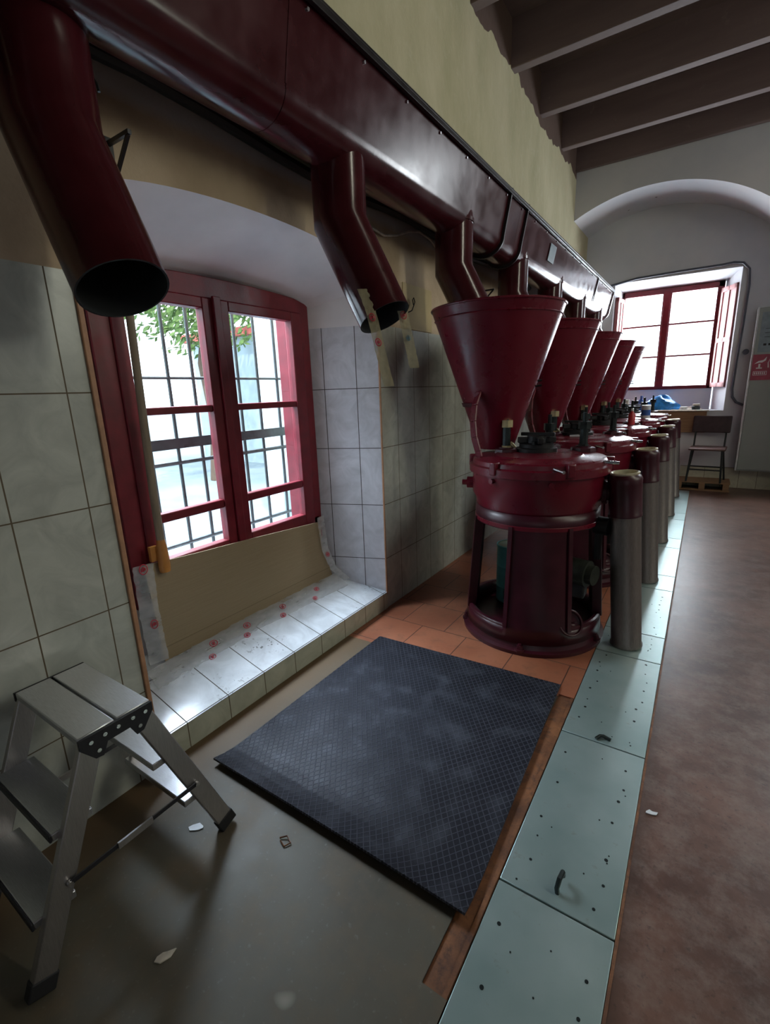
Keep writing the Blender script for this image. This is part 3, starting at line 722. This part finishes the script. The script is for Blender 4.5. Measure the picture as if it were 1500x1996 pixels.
for i in range(len(joints)-1):
    if i == 0: continue
    y0, y1 = joints[i]+.003, joints[i+1]-.003
    p = thing('floor_plate', names[i], 'plate', ((PX0+PX1)/2, y0, -.012), 0, 'steel plates covering the floor channel')
    w = (PX1-PX0)/2; MB().box(-w, w, 0, y1-y0, .0, .012).build('sheet', 'steel_plate', p, .002)
    g = MB(); rn = random.Random(i)
    if i <= 5:
        k = int((y1-y0)/.085)
        for j in range(k):
            for sx in (-1, 1):
                if rn.random() < .25: continue
                x = sx*(w-.055+rn.uniform(-.012, .012)); yy = .04+j*.085+rn.uniform(-.02, .02)
                rivet(p, x, yy, rn.choice((0, 1, 1, 2)))
        for j in range(7):
            x, yy = rn.uniform(-w+.03, w-.03), rn.uniform(.03, y1-y0-.03); rivet(p, x, yy, 3)
    if i == 2:
        MB().tube([(0, .045, .0), (-.004, .045, .03), (0, .055, .055), (.003, .085, .05), (.003, .092, .03)], .0075, 8).build('ring_handle', 'dark_metal', p)
    if i == 3:
        MB().tube([(-.025, .012, .016), (-.012, .03, .022), (.0, .035, .022), (.03, .03, .018)], .007, 8).build('hook_handle', 'dark_metal', p)
f = MB(); mx = [(-1.512, .939), (-.405, .933), (-.449, 2.187), (-1.503, 2.137)]
n = 24; top = []
for j in range(n+1):
    for i in range(n+1):
        u, v = i/n, j/n
        x = (mx[0][0]*(1-u)+mx[1][0]*u)*(1-v)+(mx[3][0]*(1-u)+mx[2][0]*u)*v; y = (mx[0][1]*(1-u)+mx[1][1]*u)*(1-v)+(mx[3][1]*(1-u)+mx[2][1]*u)*v
        curl = .030*max(0, 1-v/.12)**2*(.6+.4*math.sin(u*2.2+.4))
        top.append((x, y, .004+curl))
fs = [(j*(n+1)+i, j*(n+1)+i+1, (j+1)*(n+1)+i+1, (j+1)*(n+1)+i) for j in range(n) for i in range(n)]
f.add(top, fs); m_ = f.build('floor_mat', 'ribbed_mat', smooth=False); mm = m_.modifiers.new('t', 'SOLIDIFY'); mm.thickness = .007; mm.offset = 1
m_.location.z = 0
tag(m_, 'dark blue-grey ribbed diamond-pattern mat lying on the floor by the near window', 'mat')

# ================================================================== STEP STOOL
lx, wx = -1.235, .375
st = thing('step_stool', 'aluminium double-sided folding step stool standing by the tiled wall', 'step stool', (lx, .5, 0))
yt0, yt1 = -.092, .092; HT = .625
for (a, b) in ((yt0-.004, -.003), (.003, yt1+.004)):
    MB().box(-wx, .004, a, b, HT-.022, HT).build('top_board', 'aluminium_x', st, .003)
for sx in (0, -wx+.0):
    out = .006 if sx == 0 else -.012
    pr = [(-.098, HT-.004), (.098, HT-.004), (.098, HT-.03), (.065, HT-.075), (.045, HT-.078), (.03, HT-.045), (-.03, HT-.045), (-.045, HT-.078), (-.065, HT-.075), (-.098, HT-.03)]
    h = MB().prism([(sx+out-.002, y, z) for y, z in pr], (.008, 0, 0)).build('hinge_bracket', 'black_plastic', st, .001)
    if sx == 0:
        for (y, z) in ((-.07, HT-.022), (-.035, HT-.02), (0, HT-.02), (.04, HT-.02), (.075, HT-.022), (-.055, HT-.055), (.055, HT-.055)):
            MB().cyl((sx+out+.005, y, z), (sx+out+.009, y, z), .0055, n=12).build('rivet', 'bright_steel', h)
    for sg in (-1, 1):
        a = Vector((sx-.003, sg*.066, HT-.03)); b = Vector((sx-.003, sg*.285, .02))
        MB().beam(a, b, .022, .056, (0, sg, .3)).build('rail', 'aluminium_rail', st, .003)
        d = (b-a).normalized(); MB().beam(b-d*.035, b+d*.012, .028, .064, (0, sg, .3)).build('foot', 'black_rubber', st, .004)
for sg in (-1, 1):
    for z in (.405, .205):
        y = sg*(.066+(.219)*(HT-.03-z)/(HT-.05))
        yi = y-sg*(.06 if sg > 0 else .048); yo = y+sg*(.025 if sg > 0 else .05)
        o = MB().box(-wx+.005, -.012, min(yi, yo), max(yi, yo), z-.022, z).build('tread', 'aluminium_x', st, .003)
        MB().box(-wx+.005, -.012, min(yo, yo+sg*.006), max(yo, yo+sg*.004), z-.022, z).build('tread_nosing', 'black_plastic', o, .002)
for sx in (.014, -wx-.016):
    a = Vector((sx, -.182, .262)); b = Vector((sx, .190, .262)); 
    g = MB().beam(a, b, .004, .016); o = g.build('brace_strap', 'black_plastic', st, .002)
    MB().beam(Vector((sx+.003, -.06, .262)), Vector((sx+.003, .04, .262)), .006, .02).build('slide_sleeve', 'aluminium_rail', o)
    for e in (a, b): MB().cyl(e-Vector((.004, 0, 0)), e+Vector((.006, 0, 0)), .007, n=12).build('rivet', 'bright_steel', o)

# ================================================================== CARDBOARD, TAPES AND POLE AT THE NEAR WINDOW
cb = MB(); 
ctop = [(1.075, .722), (1.35, .700), (1.70, .678), (2.0, .655), (2.26, .635)]
out = [(1.088, .235)]+ctop+[(2.275, .60), (2.27, .48), (2.30, .40), (2.345, .215)]
cb.prism([(-.002-(z-.2)*.05, y, z-.2) for y, z in out[::-1]], (.006, 0, 0))
tag(cb.build('cardboard_sheet', 'cardboard', loc=(-2.03, 0, .2), smooth=False), 'large flat cardboard sheet covering bottom of the near window', 'cardboard')
def ribbon(pts, w, side, seed, name, mat, label, marks=(), nseg=30):
    rn = random.Random(seed); P = [Vector(p) for p in pts]; side = Vector(side).normalized(); f = MB(); cols = 5; vs_ = []
    nrm0 = (P[-1]-P[0]).normalized().cross(side).normalized()
    if nrm0.x < 0: nrm0 = -nrm0
    for i in range(nseg+1):
        t_ = i/nseg*(len(P)-1); k = min(int(t_), len(P)-2); p = P[k].lerp(P[k+1], t_-k)
        for j in range(cols+1):
            s_ = (j/cols-.5)*w*(1+.06*rn.uniform(-1, 1)); vs_.append(p+side*s_+nrm0*(.004+.0035*rn.random()))
    f.add(vs_, [(i*(cols+1)+j, i*(cols+1)+j+1, (i+1)*(cols+1)+j+1, (i+1)*(cols+1)+j) for i in range(nseg) for j in range(cols)])
    root = f.build(name, mat); tag(root, label, 'tape')
    for (u, s_, sz, mt) in marks:
        t_ = u*(len(P)-1); k = min(int(t_), len(P)-2); p = P[k].lerp(P[k+1], t_-k)+side*s_+nrm0*.010; dv = (P[k+1]-P[k]).normalized()
        g = MB(); ring = []
        def at(a, b): return p+dv*a+side*b
        g.tube([at(sz*1.15*math.cos(2*PI*q/20), sz*.85*math.sin(2*PI*q/20)) for q in range(21)], .0019, 5)
        g.tube([at(sz*.5, -sz*.35), at(-sz*.1, -sz*.4), at(-sz*.5, 0), at(-sz*.2, sz*.4), at(sz*.35, sz*.35)], .0022, 5)
        g.tube([at(sz*.45, 0), at(-sz*.1, 0), at(0, sz*.3)], .0022, 5)
        g.build('printed_mark', mt, root)
    return root
def sl(x): return .12+(XW-x)*.125/.47           # height of the sloping sill
ribbon([(-2.02, 1.05, .74), (-2.02, 1.045, .50), (-2.01, 1.05, .26)], .085, (.25, 1, 0), 1, 'packing_tape', 'clear_tape', 'clear packing tape down left edge of the cardboard', [(.04, 0, .02, 'tape_red'), (.60, .01, .018, 'tape_red')])
ribbon([(-1.955, .98, .20), (-1.98, 1.6, .205), (-1.96, 2.36, .21)], .13, (1, 0, -.75), 2, 'packing_tape', 'clear_tape', 'clear packing tape with red printed marks along bottom edge of the cardboard', [(.28, -.025, .019, 'tape_red'), (.24, .035, .016, 'tape_red'), (.46, -.02, .019, 'tape_red'), (.43, .03, .016, 'tape_red'), (.645, -.02, .017, 'tape_red'), (.62, .03, .016, 'tape_red'), (.84, -.02, .016, 'tape_red'), (.80, .03, .014, 'tape_red')], 60)
ribbon([(-2.02, 2.245, .68), (-2.02, 2.27, .45), (-2.0, 2.32, .30), (-1.95, 2.40, .20)], .05, (.3, 1, .2), 3, 'packing_tape', 'clear_tape', 'clear packing tape down right edge of the cardboard', [(.42, .0, .014, 'tape_red')])
ribbon([(-1.225, 1.715, 1.865), (-1.19, 1.715, 1.785), (-1.170, 1.72, 1.70), (-1.14, 1.72, 1.58), (-1.11, 1.72, 1.475)], .042, (.83, .56, 0), 5, 'hanging_tape', 'yellow_tape', 'strip of printed tape hanging from mouth of the spout left of the machines, nearer one', [(.35, 0, .013, 'tape_red'), (.60, 0, .013, 'tape_red')])
ribbon([(-1.165, 1.93, 1.80), (-1.155, 1.945, 1.72), (-1.135, 1.95, 1.62), (-1.12, 1.95, 1.555)], .045, (.83, .56, 0), 6, 'hanging_tape', 'yellow_tape', 'shorter strip of printed tape hanging behind spout mouth, against the tiles', [(.08, 0, .014, 'tape_red'), (.45, 0, .009, 'tape_blue')])
pw = thing('wooden_pole', 'long wooden pole leaning upright in front of left sash of the near window', 'pole', (-2.03, 1.158, .70))
MB().tube([(.02, .01, 1.22), (.008, .006, .8), (.0, 0, .35), (0, 0, .0)], [.016, .017, .018, .0185], 14).build('shaft', 'pole_wood', pw)
MB().lathe([(.0, -.03), (.024, -.028), (.027, .0), (.025, .06), (.022, .10), (.018, .13)], 16).build('tape_wrap', 'amber_tape', pw)
MB().box(-.03, -.01, -.05, -.015, .03, .10).build('tape_tail', 'amber_tape', pw)

# ================================================================== FAR END OF THE ROOM
# pallet
pa = thing('wooden_pallet', 'low wooden pallet on the floor below the far window', 'pallet', (-.22, 7.68, 0))
for k in range(4): MB().box(0, .62, k*.10, k*.10+.092, .105, .125).build('deck_board', 'wood', pa, .003)
for x in (.0, .27, .54): MB().box(x, x+.07, 0, .39, .02, .105).build('bearer', 'wood', pa, .003)
MB().box(0, .62, .01, .08, .0, .02).build('bottom_board', 'wood', pa, .003)
# chair
ch = thing('chair', 'dark brown vinyl chair with thin black legs on the pallet', 'chair', (.10, 7.80, .127), math.radians(-4))
g = MB(); W, D = .19, .17
MB().box(-.21, .21, -.20, .19, .43, .46).build('seat', 'chair_seat_vinyl', ch, .014)
g = MB(); g.box(-.22, .22, -.014, .014, -.115, .115); bk = g.build('backrest', 'chair_vinyl', ch, .025); bk.location = (0, .19, .755); bk.rotation_euler = (math.radians(-8), 0, 0)
for sx in (-1, 1):
    MB().tube([(sx*.17, -.15, .43), (sx*.195, -.17, .0)], .0125, 10).build('leg', 'chair_steel', ch)
    MB().tube([(sx*.17, .10, .43), (sx*.22, .17, .0)], .0125, 10).build('leg', 'chair_steel', ch)
    MB().tube([(sx*.175, .12, .44), (sx*.175, .165, .60), (sx*.175, .18, .70)], .011, 10).build('back_post', 'chair_steel', ch)
MB().tube([(-.187, -.165, .17), (.187, -.165, .17)], .009, 8).build('stretcher', 'chair_steel', ch)
MB().tube([(-.20, .15, .17), (.20, .15, .17)], .009, 8).build('stretcher', 'chair_steel', ch)
# brown board hung in front of the sill
bb = thing('wooden_box', 'brown wooden box front under sill of the far window', 'box', (-.62, 8.035, .76))
MB().box(0, .66, 0, .06, 0, .295).build('body', 'wood', bb, .006); MB().box(-.02, .68, -.02, .06, .295, .312).build('lid', 'rag_cream', bb, .003)
# cabinet on the wall
cbn = thing('electrical_cabinet', 'large grey wall cabinet right of the far window with a red safety sign', 'cabinet', (.435, 7.90, .27))
MB().box(0, .66, .01, .195, 0, 2.06).build('body', 'cabinet_grey', cbn, .004)
MB().box(.018, .655, -.008, .01, .02, 2.04).build('door', 'cabinet_grey', cbn, .004)
MB().box(-.004, .016, -.006, .02, 0, 2.06).build('door_edge_highlight', 'cabinet_edge_highlight', cbn, .003)  # edge strip with its bright highlight put into the pale grey colour
lb = MB().box(.05, .60, -.011, -.008, 1.52, 2.0).build('upper_label', 'cabinet_label', cbn)
g = MB()
for k in range(5): g.box(.10+k*.05, .13+k*.05, -.013, -.011, 1.60, 1.625)
for k in range(3): g.box(.10, .34, -.013, -.011, 1.70+k*.05, 1.705+k*.05)
g.build('label_print', 'grease', lb)
sg_ = thing('safety_sign', 'small red sign with white pictograms on the grey wall cabinet', 'sign', (.452, 7.888, 1.45))
MB().box(0, .36, -.003, .003, 0, .315).build('plate', 'sign_red', sg_)
g = MB()
g.prism([(.02, -.004, .20), (.06, -.004, .235), (.11, -.004, .245), (.14, -.004, .285), (.135, -.004, .24), (.10, -.004, .215), (.07, -.004, .215)], (0, -.002, 0))
g.box(.065, .085, -.006, -.004, .15, .20); g.box(.045, .105, -.006, -.004, .14, .155)
for k in range(3): g.prism([(.16+k*.03, -.004, .15), (.175+k*.03, -.004, .15), (.165+k*.03, -.004, .21+.02*k), (.175+k*.03, -.004, .26), (.155+k*.03, -.004, .21)], (0, -.002, 0))
g.build('pictogram', 'sign_white', sg_)
g = MB()
for (a, b, c_, d) in ((.02, .16, .06, .065), (.02, .16, .105, .11), (.02, .025, .06, .11), (.155, .16, .06, .11)): g.box(a, b, -.005, -.003, c_, d)
for k in range(6): g.box(.032+k*.02, .044+k*.02, -.005, -.003, .073, .098)
g.build('caption_frame', 'sign_white', sg_)
tag(MB().cyl((.375, 8.10, 1.815), (.375, 8.04, 1.815), .035, n=20).cyl((.375, 8.04, 1.815), (.375, 8.03, 1.815), .02, n=16).build('wall_junction_box', 'conduit_grey'), 'small round grey junction box on the wall left of the cabinet', 'junction box')
cp = [(-1.66, 8.08, 2.80), (-1.0, 8.08, 2.90), (-.5, 8.08, 2.915), (0, 8.08, 2.92), (.12, 8.08, 2.93), (.22, 8.08, 2.91), (.29, 8.08, 2.83), (.31, 8.08, 2.65), (.305, 8.08, 2.2), (.29, 8.08, 1.6), (.285, 8.08, 1.35), (.30, 8.08, 1.24), (.35, 8.08, 1.17), (.43, 8.08, 1.13)]
tag(MB().tube(cp, .016, 8).build('wall_conduit', 'conduit_grey'), 'dark conduit curving over and down beside the far window', 'conduit')
# things lying on the far sill
def sill_item(name, label, cat, x, y, parts, group=None, z=1.06):
    o = thing(name, label, cat, (x, y, z), 0, group)
    for nm, mb, mt in parts: mb.build(nm, mt, o)
    return o
g = MB(); rn = random.Random(5); n = 20
vs_ = []; m = 9
for j in range(m):
    ph = PI/2*j/(m-1)
    for i in range(n):
        a = 2*PI*i/n; k = 1+.18*math.sin(3*a+j)+.10*rn.uniform(-1, 1); vs_.append((.21*math.cos(a)*math.cos(ph)*k, .13*math.sin(a)*math.cos(ph)*k, .20*math.sin(ph)*(1+.15*math.sin(2*a))+.002))
g.add(vs_, [(j*n+i, j*n+(i+1) % n, (j+1)*n+(i+1) % n, (j+1)*n+i) for j in range(m-1) for i in range(n)])
tag(g.build('plastic_bag', 'blue_bag', loc=(-.54, 8.31, 1.06)), 'crumpled blue plastic bag on sill of the far window', 'bag')
def bottle(r, h, cap=True): return MB().lathe([(.0, 0), (r, .002), (r, h*.62), (r*.45, h*.78), (r*.38, h*.86), (.0, h*.86)], 20)
def capm(r, h): return MB().lathe([(r*.42, h*.84), (r*.42, h), (.0, h)], 16)
sill_item('bottle', 'small red bottle on sill of the far window, left of the blue bag', 'bottle', -.90, 8.25, [('body', bottle(.035, .19), 'bottle_red'), ('cap', capm(.035, .19), 'bottle_white')])
sill_item('bottle', 'blue spray bottle on sill of the far window', 'bottle', -.80, 8.17, [('body', bottle(.04, .22), 'bottle_blue'), ('cap', capm(.04, .22), 'bottle_blue')])
sill_item('jar', 'dark low jar with pale lid on right end of the far sill', 'jar', -.10, 8.22, [('body', MB().lathe([(0, 0), (.05, 0), (.055, .05), (.04, .07)], 20), 'dark_metal'), ('lid', MB().lathe([(.045, .068), (.045, .09), (0, .09)], 20), 'rag_cream')])
tag(MB().beam((-.40, 8.17, 1.07), (-.15, 8.14, 1.07), .02, .012).build('hand_tool', 'rag_cream'), 'pale flat tool lying at front of the far sill', 'tool')
g = MB(); vs_ = []; n = 12
for j in range(n+1):
    for i in range(n+1): vs_.append((-.12+.30*i/n, -.05+.16*j/n, .006+.045*abs(math.sin(i*1.1+j*.7))*math.sin(PI*i/n)*math.sin(PI*j/n)))
g.add(vs_, [(j*(n+1)+i, j*(n+1)+i+1, (j+1)*(n+1)+i+1, (j+1)*(n+1)+i) for j in range(n) for i in range(n)])
tag(g.build('cloth_rag', 'rag_cream', loc=(-.20, 8.40, 1.062), solid=.003), 'crumpled beige rag on the far sill beside the blue bag', 'rag')
# items standing on the machines' cover plates
for x, y, h, r, mt, lab in ((-1.02, 8.30, .16, .05, 'can_lid', 'pale tin can at left end of the far sill, beside the red bottle'), (-.82, 8.38, .12, .05, 'grease', 'dark round tin behind the spray bottle on the far sill'), (-.25, 8.20, .05, .045, 'bottle_white', 'low white tub between blue bag and dark jar on the far sill')):
    sill_item('tin', lab, 'container', x, y, [('body', MB().lathe([(0, 0), (r, 0), (r, h), (r+.003, h+.003), (0, h+.004)], 24), mt)])
def on_machine(k, dx, dy, name, label, cat, parts, z=1.083):
    o = thing(name, label, cat, (MX+dx, MY+MS*k+dy, z))
    for nm, mb, mt in parts: mb.build(nm, mt, o)
on_machine(2, .22, .05, 'bottle', 'small red and white bottle on cover of the middle grinding machine', 'bottle', [('body', bottle(.03, .15), 'bottle_red'), ('cap', capm(.03, .15), 'bottle_white')])
on_machine(3, .24, .0, 'jar', 'white jar with blue label on cover of the fourth grinding machine', 'jar', [('body', MB().cyl((0, 0, 0), (0, 0, .12), .045), 'bottle_white'), ('paper_label', MB().lathe([(.0462, .03), (.0462, .09)], 20), 'bottle_blue'), ('lid', MB().cyl((0, 0, .12), (0, 0, .14), .047), 'bottle_white')])
on_machine(1, -.02, -.10, 'cloth_scrap', 'small pale scrap of paper on cover of the second grinding machine', 'paper', [('sheet', MB().prism([(-.03, 0, .0), (.04, .01, .0), (.02, .05, .0)], (0, 0, .012)), 'bottle_white')])
# floor litter
def flake(x, y, s, rz, mat, label, cat):
    g = MB(); rn = random.Random(int(x*1000)); P0 = [(s*(1+.5*rn.uniform(-1, 1))*math.cos(a), s*.6*(1+.5*rn.uniform(-1, 1))*math.sin(a), .001) for a in [2*PI*k/8 for k in range(8)]]
    o = g.prism(P0, (0, 0, .0035)).build('floor_flake', mat, loc=(x, y, 0)); o.rotation_euler.z = rz; tag(o, label, cat)
flake(-1.315, .721, .022, .5, 'bottle_white', 'small white flake on the floor under the step stool', 'flake')
flake(-1.052, .430, .022, 1.2, 'rag_cream', 'pale paint chip on the dark concrete right of the step stool', 'flake')
flake(-.023+.02, 1.60, .016, .5, 'bottle_white', 'white chip on red concrete beside the long steel floor plate', 'flake')
tag(MB().tube([(-1.04, .845, .004), (-1.02, .86, .010), (-.995, .85, .006), (-1.005, .83, .004), (-1.03, .838, .005)], .0028, 6).build('wire_scrap', 'rust_steel'), 'small curled rusty wire on the floor at near edge of the mat', 'wire')
